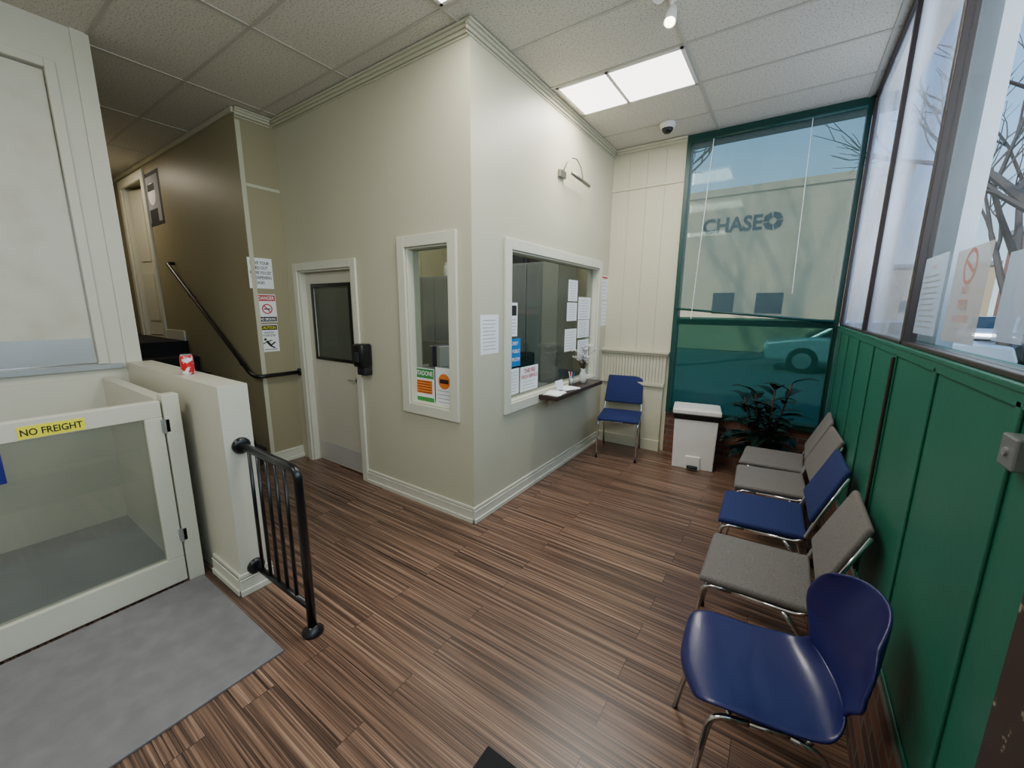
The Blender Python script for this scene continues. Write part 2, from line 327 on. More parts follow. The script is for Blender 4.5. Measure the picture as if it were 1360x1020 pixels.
for a in ((SW[0],SW[0]+.012,SW[2],SW[3]),(SW[1]-.012,SW[1],SW[2],SW[3]),(SW[0],SW[1],SW[2],SW[2]+.012),(SW[0],SW[1],SW[3]-.012,SW[3])): b.box(a[0],a[1],YD,YD+.12,a[2],a[3])
b.obj('window_frame',TRIM,w2,bevel=.004,absolute=True)
B().box(SW[0]+.012,SW[1]-.012,YD+.058,YD+.064,SW[2]+.012,SW[3]-.012).obj('pane',GLASSO,w2,absolute=True)
d=thing('door_1','white office door with black framed window and pale kick plate','door',(-3.55,YD,0),kind='structure')
b=B(); casing(b,'y',YD,-1,DO[0],DO[1],0,DO[3],.07,.02,False)
b.box(DO[0],DO[0]+.015,YD,YD+.12,0,DO[3]); b.box(DO[1]-.015,DO[1],YD,YD+.12,0,DO[3]); b.box(DO[0],DO[1],YD,YD+.12,DO[3]-.015,DO[3])
b.obj('door_frame',TRIM,d,bevel=.004,absolute=True)
WX0,WX1,WZ0,WZ1=-3.86,-3.25,1.09,1.80; y0,y1=YD+.06,YD+.105
b=B(); x0,x1=DO[0]+.018,DO[1]-.018
b.box(x0,WX0,y0,y1,.012,1.91); b.box(WX1,x1,y0,y1,.012,1.91); b.box(WX0,WX1,y0,y1,.012,WZ0); b.box(WX0,WX1,y0,y1,WZ1,1.91)
b.obj('door_leaf',CREAM,d,absolute=True)
b=B(); casing(b,'y',y0,-1,WX0+.02,WX1-.02,WZ0+.02,WZ1-.02,.03,.012); b.obj('window_frame',BLACK,d,bevel=.003,absolute=True)
B().box(WX0,WX1,y0+.02,y0+.026,WZ0,WZ1).obj('pane',GLASSD,d,absolute=True)
B().box(x0+.03,x1-.03,y0-.003,y0,.03,.22).obj('kick_plate',KICK,d,absolute=True)
b=B(); b.lathe([(.024,0),(.024,.012)],(-3.22,y0,.93),16,Matrix.Rotation(R(90),4,'X')); b.tube([(-3.22,y0-.01,.93),(-3.22,y0-.04,.93),(-3.235,y0-.045,.93),(-3.30,y0-.045,.93)],.007)
b.obj('door_handle',STEEL,d,smooth=True,absolute=True)
b=B()
for i in range(7):
    x1=-4.28-.29*i; b.box(-9 if i==6 else x1-.29-.001,x1,LB1,YS,0 if i==0 else LAND/7*(i)-.001,LAND/7*(i+1))
    b.box(x1-.01,x1+.02,LB1+.005,YS-.005,LAND/7*(i+1)-.03,LAND/7*(i+1)+.002)
b.box(-9,-4.5,LB1,YS,0,.2)
st(b.obj('staircase',CARPET),'black carpeted stairs up to the landing behind the half wall','stairs')
d=thing('door_2','white panelled door ajar at the top of the stairs','door',(-7.2,YS,LAND),kind='structure')
b=B(); casing(b,'y',YS,-1,-7.62,-6.78,LAND,3.12,.10,.025,False); b.box(-6.8,-6.78,YS,YS+.33,LAND,3.14); b.box(-7.62,-7.6,YS,YS+.33,LAND,3.14)
b.obj('door_frame',TRIM,d,bevel=.004,absolute=True)
Mx=Matrix.Translation((-7.58,YS+.05,LAND+.01))@Matrix.Rotation(R(9),4,'Z')
b=B(); b.box(0,.70,0,.04,0,1.93,Mx)
for (a0,a1,q0,q1) in ((.06,.32,.2,.85),(.40,.64,.2,.85),(.06,.32,1.0,1.8),(.40,.64,1.0,1.8)): b.box(a0,a1,-.012,0,q0,q1,Mx)
b.obj('door_leaf',TRIM,d,bevel=.006,absolute=True)
wall('wall_painted_dark','y',YS+.33,YS+.4,-9,XC-.12,0,ZC,[],BLACKM,'black sheet painted as the darkness behind the upper door')  # black colour stands in for the unlit room seen through the door gap
d=thing('door_3','cream upper lift door with steel kick plate','door',(XL,.1,LAND),kind='structure')
b=B(); casing(b,'x',XL,1,-.45,.66,LAND+.02,3.02,.05,.015,False); b.obj('door_frame',CREAM,d,bevel=.004,absolute=True)
B().box(XL-.06,XL-.02,-.44,.655,LAND+.03,3.01).obj('door_leaf',CREAM_D,d,bevel=.003,absolute=True)
B().box(XL-.02,XL-.015,-.43,.645,LAND+.035,LAND+.2).obj('kick_plate',STEEL,d,absolute=True)
B().box(XL-.05,XL+.03,-.5,.78,LAND-.015,LAND+.018).obj('threshold',STEEL,d,absolute=True)
# ---------------------------------------------------------------- right wall
st(B().box(XR-.015,.6,-2.6,YB+.25,0,.45).obj('wall_right_brick',BRICKX),'low brick wall behind the row of chairs','wall')
b=B(); b.box(XR,.41,-2.6,YB,.45,SILL-.02)
for k in range(14):
    y=1.12+.525*(k-7)
    if y<YB-.05: b.box(XR-.007,XR,y-.012,y+.012,.45,SILL-.03)
b.box(XR-.006,XR,-2.6,YB,.45,.475); b.box(XR-.007,XR,-2.6,YB,SILL-.045,SILL-.015); b.box(XR-.012,.5,-2.6,YB,SILL-.015,SILL)
st(b.obj('wall_right',GREEN,bevel=.003),'green painted panelling under the street windows','wall')
mul=[YB-.03,3.22,2.17,1.12,.07,-.98,-2.03]
b=B()
for y in mul: b.box(XR-.0,XR+.04,y-.022,y+.022,SILL,ZC-.006)
b.box(XR-.0,XR+.05,-2.6,YB,ZC-.04,ZC-.006); b.box(XR,XR+.05,-2.6,YB,SILL,SILL+.014)
st(b.obj('trim_6',BROWN,bevel=.003),'dark brown mullions between the street windows','window mullion')
for i in range(6):
    w=B().box(XR+.02,XR+.026,mul[i+1]+.022,mul[i]-.022,SILL+.014,ZC-.04).obj('window_%d'%(i+3),FILM if i<2 else GLASS); st(w,'tall street window pane','window')
st(B().box(.50,.55,2.30,2.80,SILL-.1,4.6).obj('trim_7',mat('pale_outer_column',S(196,200,208),.6)),'pale column outside the street windows','column')
st(B().box(XR-.028,XR+.0,.50,.90,0,SILL-.05).obj('trim_8',PEEL,bevel=.002),'dark brown door frame with peeling paint at the lower right','door frame')
b=B(); b.box(XR-.018,XR-.008,2.16,2.18,.48,SILL-.05); st(b.obj('trim_9',BROWN,bevel=.003),'thin dark vertical strip on the green panels','trim')
# ---------------------------------------------------------------- back window with shades
w=thing('window_9','end window in a dark green frame behind the shade','window',(-.33,YB,.47),kind='structure')
b=B(); b.box(-1.03,-.985,YB-.02,YB+.1,.47,3.24); b.box(.34,XR,YB-.0,YB+.1,.47,3.24); b.box(-.985,.34,YB-.02,YB+.1,.47,.52); b.box(-.985,.34,YB,YB+.1,1.44,1.5)
b.obj('window_frame',GREEN_D,w,bevel=.003,absolute=True)
B().box(-.985,.34,YB+.06,YB+.066,.52,3.24).obj('pane',GLASS,w,absolute=True)
s=thing('roller_shade','wide translucent teal window shade with hanging cords, upper part of the end window','window shade',(-.33,YB-.03,3.2))
x0,x1=-.975,.335
def shf(u,v):
    x=x0+(x1-x0)*u; zt=3.20; zb=1.60+(1.50-1.60)*u
    return V((x,YB-.035+.006*math.sin(u*14)*(1-v)-.01*math.sin(v*3.1),zb+(zt-zb)*v))
B().grid(shf,24,16).obj('shade_cloth',SHADE,s,smooth=True,absolute=True,fixn=False)
b=B(); b.tube([(x0,YB-.06,3.21),(x1,YB-.06,3.21)],.016,12); b.obj('roller',GREEN_D,s,smooth=True,absolute=True)
b=B(); b.tube([(x0-.03,YB-.045,1.605),(x1,YB-.045,1.50)],.012,10); b.obj('hem_bar',GREEN_D,s,smooth=True,absolute=True)
for (a,c) in (((-.78,3.2),(-.84,1.5)),((-.02,3.2),(.0,1.75))):
    b=B(); b.tube([(a[0],YB-.07,a[1]),(a[0]*.5+c[0]*.5,YB-.07,(a[1]+c[1])/2),(c[0],YB-.07,c[1])],.003,6); b.obj('cord',WHT,s,absolute=True)
s=thing('lower_shade','dark green translucent screen on the bottom of the end window','window shade',(-.33,YB-.02,.52))
B().grid(lambda u,v:V((-.98+1.32*u,YB-.022+.003*math.sin(u*20),.50+1.02*v)),16,4).obj('shade_cloth',SHADE2,s,smooth=True,absolute=True,fixn=False)
# ---------------------------------------------------------------- ceiling lights etc
def fixture(label,fx0,fx1,fy0,fy1):
    t=thing('ceiling_light',label,'ceiling light',((fx0+fx1)/2,(fy0+fy1)/2,ZC-.03)); mx=(fx0+fx1)/2-.06
    b=B()
    for a in ((fx0,fx0+.02,fy0,fy1),(fx1-.02,fx1,fy0,fy1),(fx0,fx1,fy0,fy0+.018),(fx0,fx1,fy1-.018,fy1),(mx-.012,mx+.012,fy0,fy1)): b.box(a[0],a[1],a[2],a[3],ZC-.014,ZC-.006)
    b.obj('fixture_frame',WHITEP,t,absolute=True)
    for a,c in ((fx0+.02,mx-.012),(mx+.012,fx1-.02)): B().box(a,c,fy0+.018,fy1-.018,ZC-.012,ZC-.008).obj('diffuser',LIGHT,t,absolute=True)
fixture('two panel fluorescent ceiling light above the reception window',-1.71,-.77,3.09,3.62)
fixture('ceiling light whose corner just shows at the top edge of the photo',-1.84,-.78,1.41,1.95)
t=thing('track_light','white ceiling track with one glowing spotlight','track light',(-.72,2.3,ZC-.03))
B().box(-.74,-.705,2.05,2.62,ZC-.035,ZC-.007).obj('track',WHITEP,t,bevel=.003,absolute=True)
for y in (2.58,2.36):
    B().tube([(-.72,y,ZC-.03),(-.72,y,ZC-.08)],.010,10).obj('stem',WHITEP,t,smooth=True,absolute=True)
    Mr=Matrix.Rotation(R(158),4,'X')@Matrix.Scale(.75,4)
    B().lathe([(.018,-.06),(.03,-.055),(.038,0),(.045,.07),(.043,.072),(.032,.05)],(-.72,y,ZC-.11),20,Mr).obj('lamp_head',WHITEP,t,smooth=True,absolute=True)
    if y>2.5: B().lathe([(.01,.03),(.03,.05),(.034,.075),(.02,.09)],(-.72,y,ZC-.11),16,Mr).obj('bulb',BULB,t,smooth=True,absolute=True)
c=P(887,166,'z',ZC-.02)
c.y=min(c.y,4.42)
t=thing('security_camera','small white dome security camera on the ceiling in the far corner','security camera',(c.x,c.y,ZC))
B().lathe([(.068,.001),(.072,-.02),(.066,-.045),(.052,-.052)],(0,0,0),24).obj('housing',WHITEP,t,smooth=True)
B().lathe([(.052,-.046),(.046,-.07),(.028,-.09),(.005,-.096)],(0,0,0),24).obj('dome',BLACK,t,smooth=True)
c=P(745,232,'x',XW)
BRS=mat('aged_nickel',S(140,138,128),.35,.8)
t=thing('picture_light','small metal picture light above the reception window','wall lamp',(XW,c.y,c.z))
B().box(0,.03,-.06,.05,-.03,.03).obj('wall_plate',BRS,t,bevel=.006)
B().tube([(.02,0,.02),(.05,.01,.09),(.07,.06,.14),(.08,.14,.15),(.09,.21,.10),(.1,.24,.0)],.005,8).obj('arm',BRS,t,smooth=True)
B().tube([(.1,.02,.0),(.1,.38,-.02)],.015,14).obj('lamp_tube',BRS,t,smooth=True)
# ---------------------------------------------------------------- lift
t=thing('platform_lift','cream wheelchair platform lift with glazed gate','platform lift',(-3.3,.2,0))
B().box(-3.9,-2.80,-.7,.655,.0,.06).obj('platform',GREYPL,t,absolute=True)
B().box(-3.9,-2.81,.655,.715,.0,1.10).obj('side_wall',CREAM,t,bevel=.004,absolute=True)
B().box(-3.92,-3.895,-.7,.715,.06,1.10).obj('rear_panel',CREAM,t,bevel=.004,absolute=True)
b=B(); gx0,gx1=-2.80,-2.75; gy0,gy1=-.32,.665
b.box(gx0,gx1,gy0,gy1,1.0,1.09); b.box(gx0,gx1,gy0,gy1,.016,.17); b.box(gx0,gx1,gy1-.075,gy1,.17,1.0); b.box(gx0,gx1,gy0,gy0+.075,.17,1.0)
g=b.obj('gate',CREAM,t,bevel=.004,absolute=True)
def sub(b,name,m,parent,root,**k):
    o=b.obj(name,m,None,**k); o.data.transform(rootm(root).inverted()); o.parent=parent; return o
sub(B().box(gx0+.02,gx0+.026,gy0+.075,gy1-.075,.17,1.0),'glazing',GLASSG,g,t)
B().box(-2.82,-2.74,.672,.745,0,1.12).obj('hinge_post',CREAM,t,bevel=.003,absolute=True)
for z in (.30,.95):
    b=B(); b.tube([(-2.742,.668,z-.04),(-2.742,.668,z+.04)],.007,10); b.box(-2.752,-2.740,.655,.69,z-.035,z+.035); b.obj('hinge',STEEL,t,absolute=True)
B().box(-2.9,-2.84,.60,.653,1.01,1.05).obj('latch',STEEL,t,bevel=.003,absolute=True)
def stick(parent,root,x,yc,zc,w,h,m,txt,tm):
    b=B().box(-w/2,w/2,-.0015,0,-h/2,h/2)
    Mt=Matrix.Translation((x,yc,zc))@Matrix.Rotation(R(90),4,'Z')
    b.bm.transform(Mt); o=sub(b,'sticker',m,parent,root)
    if txt:
        b=B().text(txt,0,0,h*.55,w*.92,-.003,.015); b.bm.transform(Mt); sub(b,'lettering',tm,parent,root,fixn=False)
c0=P(20,567,'x',gx1); c1=P(112,558,'x',gx1)
stick(g,t,gx1+.001,(c0.y+c1.y)/2,1.035,c1.y-c0.y,.058,YEL,'NO FREIGHT',INKB)
stick(g,t,gx1+.001,.03,.90,.16,.15,NAVY,None,None)
o=tag(B().box(-2.735,-1.785,-1.6,.735,.0,.012).obj('floor_plate',GREYPL2,bevel=.003),'worn grey floor plate in front of the lift gate','floor plate')
b=B(); b.box(-.74,.1,-.3,.95,.0,.012); tag(b.obj('door_mat',CARPET,bevel=.004),'black door mat at the bottom edge of the photo','mat')
t=thing('soda_can','red and silver soda can on top of the half wall','can',(-2.945,.865,1.19))
B().lathe([(.026,0),(.031,.008),(.033,.014),(.033,.1),(.030,.112),(.027,.118)],(0,0,0),24).obj('can_body',[speckle_mat('red_can_print',S(200,24,34),S(225,225,225),28,.3,.52,.56)],t,smooth=True)
B().lathe([(.027,.116),(.0285,.121),(.026,.121),(.024,.118),(.002,.118)],(0,0,0),24).obj('can_lid',STEEL,t,smooth=True)
def arc(pts,n=5,rad=.06):
    pts=[V(p) for p in pts]; out=[pts[0]]
    for i in range(1,len(pts)-1):
        a,b,c=pts[i-1],pts[i],pts[i+1]; r=min(rad,(a-b).length*.45,(c-b).length*.45)
        s_=b+(a-b).normalized()*r; e_=b+(c-b).normalized()*r
        for k in range(n+1):
            q=k/n; out.append(s_*(1-q)**2+b*2*q*(1-q)+e_*q*q)
    out.append(pts[-1]); return out
t=thing('stair_handrail','black wall handrail running down beside the stairs and around the corner','handrail',(XC,YS,.93))
B().tube(arc([(-6.1,YS,2.08),(-6.1,YS-.07,2.08),(-4.25,YS-.07,.94),(XC+.08,YS-.07,.93),(XC+.08,YD-.001,.93)]),.02,12).obj('rail',BLACK,t,smooth=True,absolute=True)
for x,z in ((-5.6,1.77),(-4.5,1.09)): B().tube([(x,YS,z-.08),(x,YS-.05,z-.08),(x,YS-.07,z-.015)],.008,8).obj('bracket',BLACK,t,smooth=True,absolute=True)
B().lathe([(.04,0),(.04,.012),(.028,.02)],(XC+.08,YD,.93),20,Matrix.Rotation(R(90),4,'X')).obj('wall_flange',BLACK,t,smooth=True,absolute=True)
t=thing('guard_railing','short black metal guard railing fixed to the half wall end','railing',(-2.05,.875,0))
yr=.875; XE=-1.785; B().tube(arc([(-2.36,yr,.86),(XE,yr,.86),(XE,yr,0.0)],8),.021,14).obj('top_rail',BLACK,t,smooth=True,absolute=True)
B().tube([(-2.36,yr,.14),(XE,yr,.14)],.016,12).obj('bottom_rail',BLACK,t,smooth=True,absolute=True)
for i in range(5):
    x=-2.27+.09*i; B().tube([(x,yr,.14),(x,yr,.86)],.0095,10).obj('baluster',BLACK,t,smooth=True,absolute=True)
for z in (.86,.14): B().lathe([(.045,0),(.045,.012),(.03,.022)],(-2.36,yr,z),20,Matrix.Rotation(R(90),4,'Y')).obj('wall_flange',BLACK,t,smooth=True,absolute=True)
B().lathe([(.05,0),(.05,.012),(.03,.025),(.024,.04)],(XE,yr,0),20).obj('floor_flange',BLACK,t,smooth=True,absolute=True)
t=thing('sanitizer_dispenser','black hand sanitizer dispenser on the wall beside the office door','dispenser',(-2.965,YD,1.02))
B().rbox(-.065,.065,-.11,0,.07,.27,.02).obj('cover',BLACK,t,smooth=True)
B().rbox(-.055,.055,-.08,0,0,.08,.012).obj('drip_base',BLACKM,t,smooth=True)
B().rbox(-.03,.03,-.113,-.109,.12,.2,.0015,1).obj('view_window',mat('smoke_plastic',S(50,52,56),.2),t)
# ---------------------------------------------------------------- signs
def sign(name,label,cat,ax,val,rot,x0,y0,x1,y1,m,items,group=None,th=.001,spin=0,back=.002):
    xm,ym=(x0+x1)/2,(y0+y1)/2
    L,Rt,T,Bo=P(x0,ym,ax,val),P(x1,ym,ax,val),P(xm,y0,ax,val),P(xm,y1,ax,val)
    w=(Rt-L).length; h=(T-Bo).length; c=(L+Rt)/2; c.z=(T.z+Bo.z)/2
    t=thing(name,label,cat,c,R(rot+spin),group)
    B().box(-w/2,w/2,-th,back,-h/2,h/2).obj('sheet',m,t)
    by={}
    for it in items:
        k=(it[0],it[-1].name)
        b=by.setdefault(k,(B(),it[-1],'lettering' if it[0]=='t' else ('printed_lines' if it[0]=='l' else 'printed_shape')))[0]
        y=-th-.0012
        if it[0]=='t': b.text(it[1],it[2]*w,it[3]*h,it[4]*h,it[5]*w,y-.0012,.012)
        elif it[0]=='l':
            for k2 in range(it[1]):
                z=it[2]+(it[3]-it[2])*k2/max(1,it[1]-1); e=.38-random.random()*.15
                b.rect(-.38*w,e*w,(z-.008)*h,(z+.008)*h,y)
        elif it[0]=='r': b.rect(it[1]*w,it[2]*w,it[3]*h,it[4]*h,y)
        elif it[0]=='o': b.ring(it[1]*w,it[2]*h,it[3]*w,it[4]*w,y-.0004,24)
        elif it[0]=='b': b.bar((it[1]*w,it[2]*h),(it[3]*w,it[4]*h),it[5]*w,y-.0006)
    for b,mm,nm in by.values(): b.obj(nm,mm,t,fixn=False)
    return t
X1=XC+.001
sign('paper_notice','white paper asking for cards on the narrow wall, topmost of three signs','sign','x',X1,90,330,343,362,383,PAPER,[('t','HAVE YOUR',-.02,.34,.1,.78,INKB),('t','CARD OUT',-.05,.18,.1,.7,INKB),('t','BEFORE YOU GET',0,.02,.1,.88,INKB),('t','TO DISPENSING',0,-.14,.1,.86,INKB),('t','PLEASE!',-.14,-.31,.1,.5,INKB)])
sign('danger_sign','red topped danger no smoking sign, middle of three signs','sign','x',X1,90,342,391,367,428,WHT,[('r',-.47,.47,.26,.47,RED),('t','DANGER',0,.365,.13,.84,WHT),('o',0,-.02,.22,.28,RED),('b',-.18,.11,.18,-.15,.06,RED),('b',-.18,-.02,.16,-.02,.06,INKB),('r',-.47,.47,-.47,-.30,INKB),('t','NO SMOKING',0,-.385,.1,.8,WHT)])
sign('caution_sign','caution watch your step sign with slipping figure, lowest of three signs','sign','x',X1,90,345,431,370,467,WHT,[('r',-.47,.47,.3,.47,INKB),('t','CAUTION',0,.385,.1,.8,YEL),('t','WATCH',0,.2,.07,.5,INKB),('t','YOUR STEP',0,.1,.07,.7,INKB),('o',-.22,-.04,0,.07,INKB),('b',-.16,-.10,.05,-.28,.13,INKB),('b',.03,-.27,.30,-.15,.08,INKB),('b',.03,-.28,.26,-.37,.08,INKB),('b',-.12,-.12,-.36,-.20,.05,INKB),('b',-.1,-.12,.14,-.08,.05,INKB),('b',-.3,-.42,.38,-.42,.03,INKB)])
sign('framed_portrait','dark framed black and white portrait on the stair wall','picture','y',YS,0,191,230,215,298,BLACKM,[('r',-.40,.40,-.43,.43,INK),('o',0,.1,0,.2,WHT),('b',-.22,-.34,.22,-.34,.3,INKB),('b',-.19,.22,.19,.22,.12,INKB)])
XG=XW-.057
L=lambda n=8,a=.36,b_=-.38:('l',n,a,b_,INK)
g='papers taped to the reception glass'
sign('taped_paper','white sheet taped on wall left of the reception window','paper','x',XW,90,638,418,662,470,PAPER,[L(9)])
sign('flyer','white flyer with a dark photo, topmost at the left side of the reception glass','paper','x',XG,90,674,402,687,447,PAPER,[('r',-.4,.4,.12,.42,INKB),L(5,0,-.4)],g)
sign('restroom_sign','bright blue no public restroom sign on the reception glass','sign','x',XG,90,673,450,691,487,BLU,[('t','SORRY',0,.33,.13,.6,WHT),('t','NO PUBLIC',0,.05,.13,.85,WHT),('t','RESTROOM',0,-.25,.13,.85,WHT)],g)
sign('taped_paper','white notice under the blue restroom sign','paper','x',XG,90,674,490,689,524,PAPER,[L(7)],g)
sign('fee_sign','white sign with large red lettering at the foot of the reception glass','sign','x',XG,90,691,486,714,518,PAPER,[('t','THE FEE',0,.33,.17,.75,RED),('t','EACH SERVICE',0,.1,.15,.88,RED),L(3,-.12,-.38)],g)
for i,(a,lab) in enumerate((((755,372,767,400),'tall white sheet highest on the right part of the reception glass'),((753,402,766,426),'white sheet just below the highest one on the reception glass'),((768,395,784,424),'wide white sheet near the right edge of the reception glass'),((767,425,782,448),'small white sheet below the wide one near the glass edge'),((750,437,765,466),'white sheet left of the small one, behind the vase'),((767,451,781,477),'lowest white sheet at the right edge of the reception glass'))):
    sign('taped_paper',lab,'paper','x',XG,90,*a,PAPER,[L(7)],g)
sign('taped_paper','upper white sheet right of the reception window','paper','x',XW,90,798.5,366,807,398,PAPER,[L(6),('r',-.4,.4,.38,.45,RED)])
sign('taped_paper','lower white sheet right of the reception window','paper','x',XW,90,798.5,400,807,432,PAPER,[L(6)])
sign('clinic_flyer','flyer with green heading and orange block in the narrow window','sign','y',YD+.057,0,550,489,577,535,PAPER,[('r',-.48,.48,.22,.48,GRN),('t','VITADONE',0,.36,.13,.88,WHT),('r',-.4,.4,-.22,.16,ORG),('l',5,.12,-.18,WHT),('r',-.48,.48,-.46,-.32,GRN)])
sign('logo_flyer','white flyer with orange oval in the narrow window','sign','y',YD+.057,0,579,489,602,540,PAPER,[('o',0,.15,0,.33,ORG),('b',-.25,.15,.25,.15,.18,INKB),L(4,-.1,-.4)])
XP=XR+.012
FP=glassy('faded_poster',(.8,.8,.8,1),0,.5,S(204,198,192),.6); FN=glassy('faded_notice',(.86,.88,.9,1),0,.5,S(208,212,218),.42)
sign('pet_poster','faded beige no pets poster in the street window','sign','x',XP,-90,1262,340,1306,448,FP,[('o',0,.3,.15,.19,FRED),('b',-.12,.36,.12,.24,.04,FRED),('t','NO',0,.06,.09,.3,FRED),('t','PETS',0,-.09,.10,.55,FRED),('t','ALLOWED',0,-.24,.07,.7,FRED)],back=0)
sign('window_notice','pale printed notice left of the faded no pets poster','sign','x',XP,-90,1222,352,1250,436,FN,[('t','PLEASE',0,.36,.05,.6,FRED),('l',10,.25,-.4,INK)],back=0)
sign('window_notice','pale blank sheet right of the faded no pets poster','sign','x',XP,-90,1330,340,1372,450,FN,[],back=0)
t=thing('junction_box','small grey metal box on the green wall at the right edge','electrical box',(XR-.001,1.062,1.355))
B().rbox(-.026,0,-.030,.030,-.030,.030,.004,2).obj('box_body',mat('galvanised_grey',S(128,130,132),.45,.5),t); B().lathe([(.008,0),(.008,.004)],(-.026,0,0),12,Matrix.Rotation(R(-90),4,'Y')).obj('screw',STEEL,t)
# ---------------------------------------------------------------- counter shelf + things
t=thing('counter_shelf','dark wood counter shelf under the reception window','shelf',(XW+.1,3.5,.80))
B().box(XW+.022,XW+.21,3.02,4.05,.80,.84).obj('shelf_board',DWOOD,t,bevel=.006,absolute=True)
for y in (3.2,3.85): B().prism([(0,0),(.13,0),(0,-.10)],-.008,.008).obj('bracket',PAINT,t).location=(XW+.022-(XW+.1),y-3.5,0)
for i,(y,x,rz,lab) in enumerate(((3.14,XW+.12,10,'stack of white forms at the near end of the counter shelf'),(3.42,XW+.11,-14,'second stack of white forms on the counter shelf'),)):
    b=B()
    for k in range(4): b.box(-.075,.075,-.1,.1,.002*k,.002*k+.0015,Matrix.Rotation(R(k*4-6),4,'Z'))
    o=tag(b.obj('paper_stack',PAPER),lab,'papers'); o.location=(x,y,.8405); o.rotation_euler=(0,0,R(rz))
t=thing('pen_cup','small cup of pens on the counter shelf','pen cup',(XW+.06,3.60,.84))
B().lathe([(.026,0),(.029,.07),(.026,.07),(.023,.01)],(0,0,0),16).obj('cup',STEEL,t,smooth=True)
for i in range(5):
    a=i*1.3; B().tube([(0,0,.012),(.03*math.cos(a),.03*math.sin(a),.14)],.0035,6).obj('pen',[BLU,INKB,RED,WHT,WHT][i],t)
t=thing('flower_vase','small vase of pale dried flowers on the counter shelf','vase',(XW+.1,3.78,.84))
B().lathe([(.025,0),(.04,.04),(.035,.09),(.02,.13),(.026,.15),(.02,.15)],(0,0,0),20).obj('vase',WHITEP,t,smooth=True)
b=B(); b2=B()
for i in range(30):
    a=random.random()*6.28; q=.02+random.random()*.10; z=.19+random.random()*.19
    b.tube([(0,0,.12),(q*.5*math.cos(a),q*.5*math.sin(a),z-.04),(q*math.cos(a),q*math.sin(a),z)],.0018,5)
    c=V((q*math.cos(a),q*math.sin(a),z)); ct=b2.bm.verts.new(c)
    for k in range(6):
        e=k*1.047; b2.bm.faces.new([ct]+[b2.bm.verts.new(c+V(w)) for w in ((.026*math.cos(e),.026*math.sin(e),.018),(.034*math.cos(e+.4),.034*math.sin(e+.4),.026),(.022*math.cos(e+.8),.022*math.sin(e+.8),.016))])
b.obj('stems',STEM,t); b2.obj('flowers',mat('dried_flower_white',S(226,224,218),.8),t,fixn=False)
t=thing('desk_placard','small white placard standing on the counter shelf','sign',(XW+.09,3.3,.8465),R(90))
B().box(-.07,.07,-.004,0,0,.09,Matrix.Rotation(R(-12),4,'X')).obj('sheet',PAPER,t); B().box(-.07,.07,0,.04,-.003,0).obj('foot',PAPER,t)
# ---------------------------------------------------------------- office contents
def cabinet(loc,w,dp,h,label,rz=0,nd=2):
    t=thing('storage_cabinet',label,'cabinet',loc,rz,'grey metal cabinets in the office')
    B().box(-w/2,w/2,0,dp,0,h).obj('body',GCAB,t,bevel=.004)
    for i in range(2):
        a=-w/2+.008+i*w/2; d_=B().box(a,a+w/2-.014,-.018,0,.06,h-.02).obj('door',GCAB,t,bevel=.003)
        B().tube([((-.03 if i==0 else .03),-.018,h*.5),((-.03 if i==0 else .03),-.04,h*.5),((-.03 if i==0 else .03),-.04,h*.5+.12),((-.03 if i==0 else .03),-.018,h*.5+.12)],.005,6).obj('handle',STEEL,d_)
cabinet((-2.6,4.12,0),.85,.44,2.12,'tall grey metal cabinet seen through the reception window')
cabinet((-3.45,3.45,0),.5,.44,1.95,'tall grey metal cabinet seen through the narrow window')
t=thing('office_desk','grey office desk behind the glass','desk',(-2.28,2.9,0))
B().box(-.32,.30,-.3,.3,.72,.76).obj('desk_top',GCAB,t,bevel=.004); B().box(-.32,-.05,-.28,.28,0,.72).obj('drawer_unit',GCAB,t,bevel=.004); B().box(.26,.30,-.28,.28,0,.72).obj('side_panel',GCAB,t)
t=thing('computer_monitor','black monitor on the office desk','monitor',(-2.3,2.95,.76),R(200))
B().rbox(-.2,.2,-.02,.02,.1,.32,.008,2).obj('screen',BLACK,t); B().tube([(0,.01,.01),(0,.01,.2)],.02,10).obj('stand',BLACKM,t); B().lathe([(.1,0),(.1,.012)],(0,0,0),20).obj('base',BLACKM,t)
t=thing('white_jar','white jar on top of the cabinet in the narrow window','jar',(-3.38,3.6,1.95))
B().lathe([(.04,0),(.045,.02),(.045,.12),(.03,.14)],(0,0,0),16).obj('jar_body',WHITEP,t,smooth=True); B().lathe([(.035,.135),(.035,.165)],(0,0,0),16).obj('lid',WHITEP,t)
for i,(x,lab) in enumerate(((-2.85,'black storage box on the cabinet behind reception, left one'),(-2.45,'black storage box on the cabinet behind reception, right one'))):
    t=thing('storage_box',lab,'box',(x,4.3,2.12)); B().rbox(-.15,.15,-.12,.12,0,.14,.01,2).obj('bin_body',BLACKM,t); B().box(-.155,.155,-.125,.125,.14,.16).obj('lid',BLACK,t,bevel=.004)
t=thing('filing_cabinet','low grey filing cabinet inside the narrow window','cabinet',(-2.85,2.95,0),0)
B().box(-.21,.21,-.25,.25,0,1.02).obj('body',GCAB,t,bevel=.004)
for i in range(3):
    dz=.03+i*.33; d_=B().box(-.2,.2,-.268,-.25,dz,dz+.31).obj('drawer',GCAB,t,bevel=.003); B().box(-.06,.06,-.285,-.268,dz+.2,dz+.215).obj('handle',STEEL,d_)
for i in range(3):
    b=B(); b.box(-.022,.022,-.11,.11,0,.2); o=tag(b.obj('ring_binder',[GCAB,NAVY,WHT][i],bevel=.004),['grey binder at the left end of the row on the filing cabinet','navy binder in the middle of the row on the filing cabinet','white binder at the right end of the row on the filing cabinet'][i],'binder','binders on the filing cabinet'); o.location=(-2.90+.055*i,2.92,1.021)
t=thing('office_chair','black office chair behind the reception glass','chair',(-2.45,3.65,0),R(30))
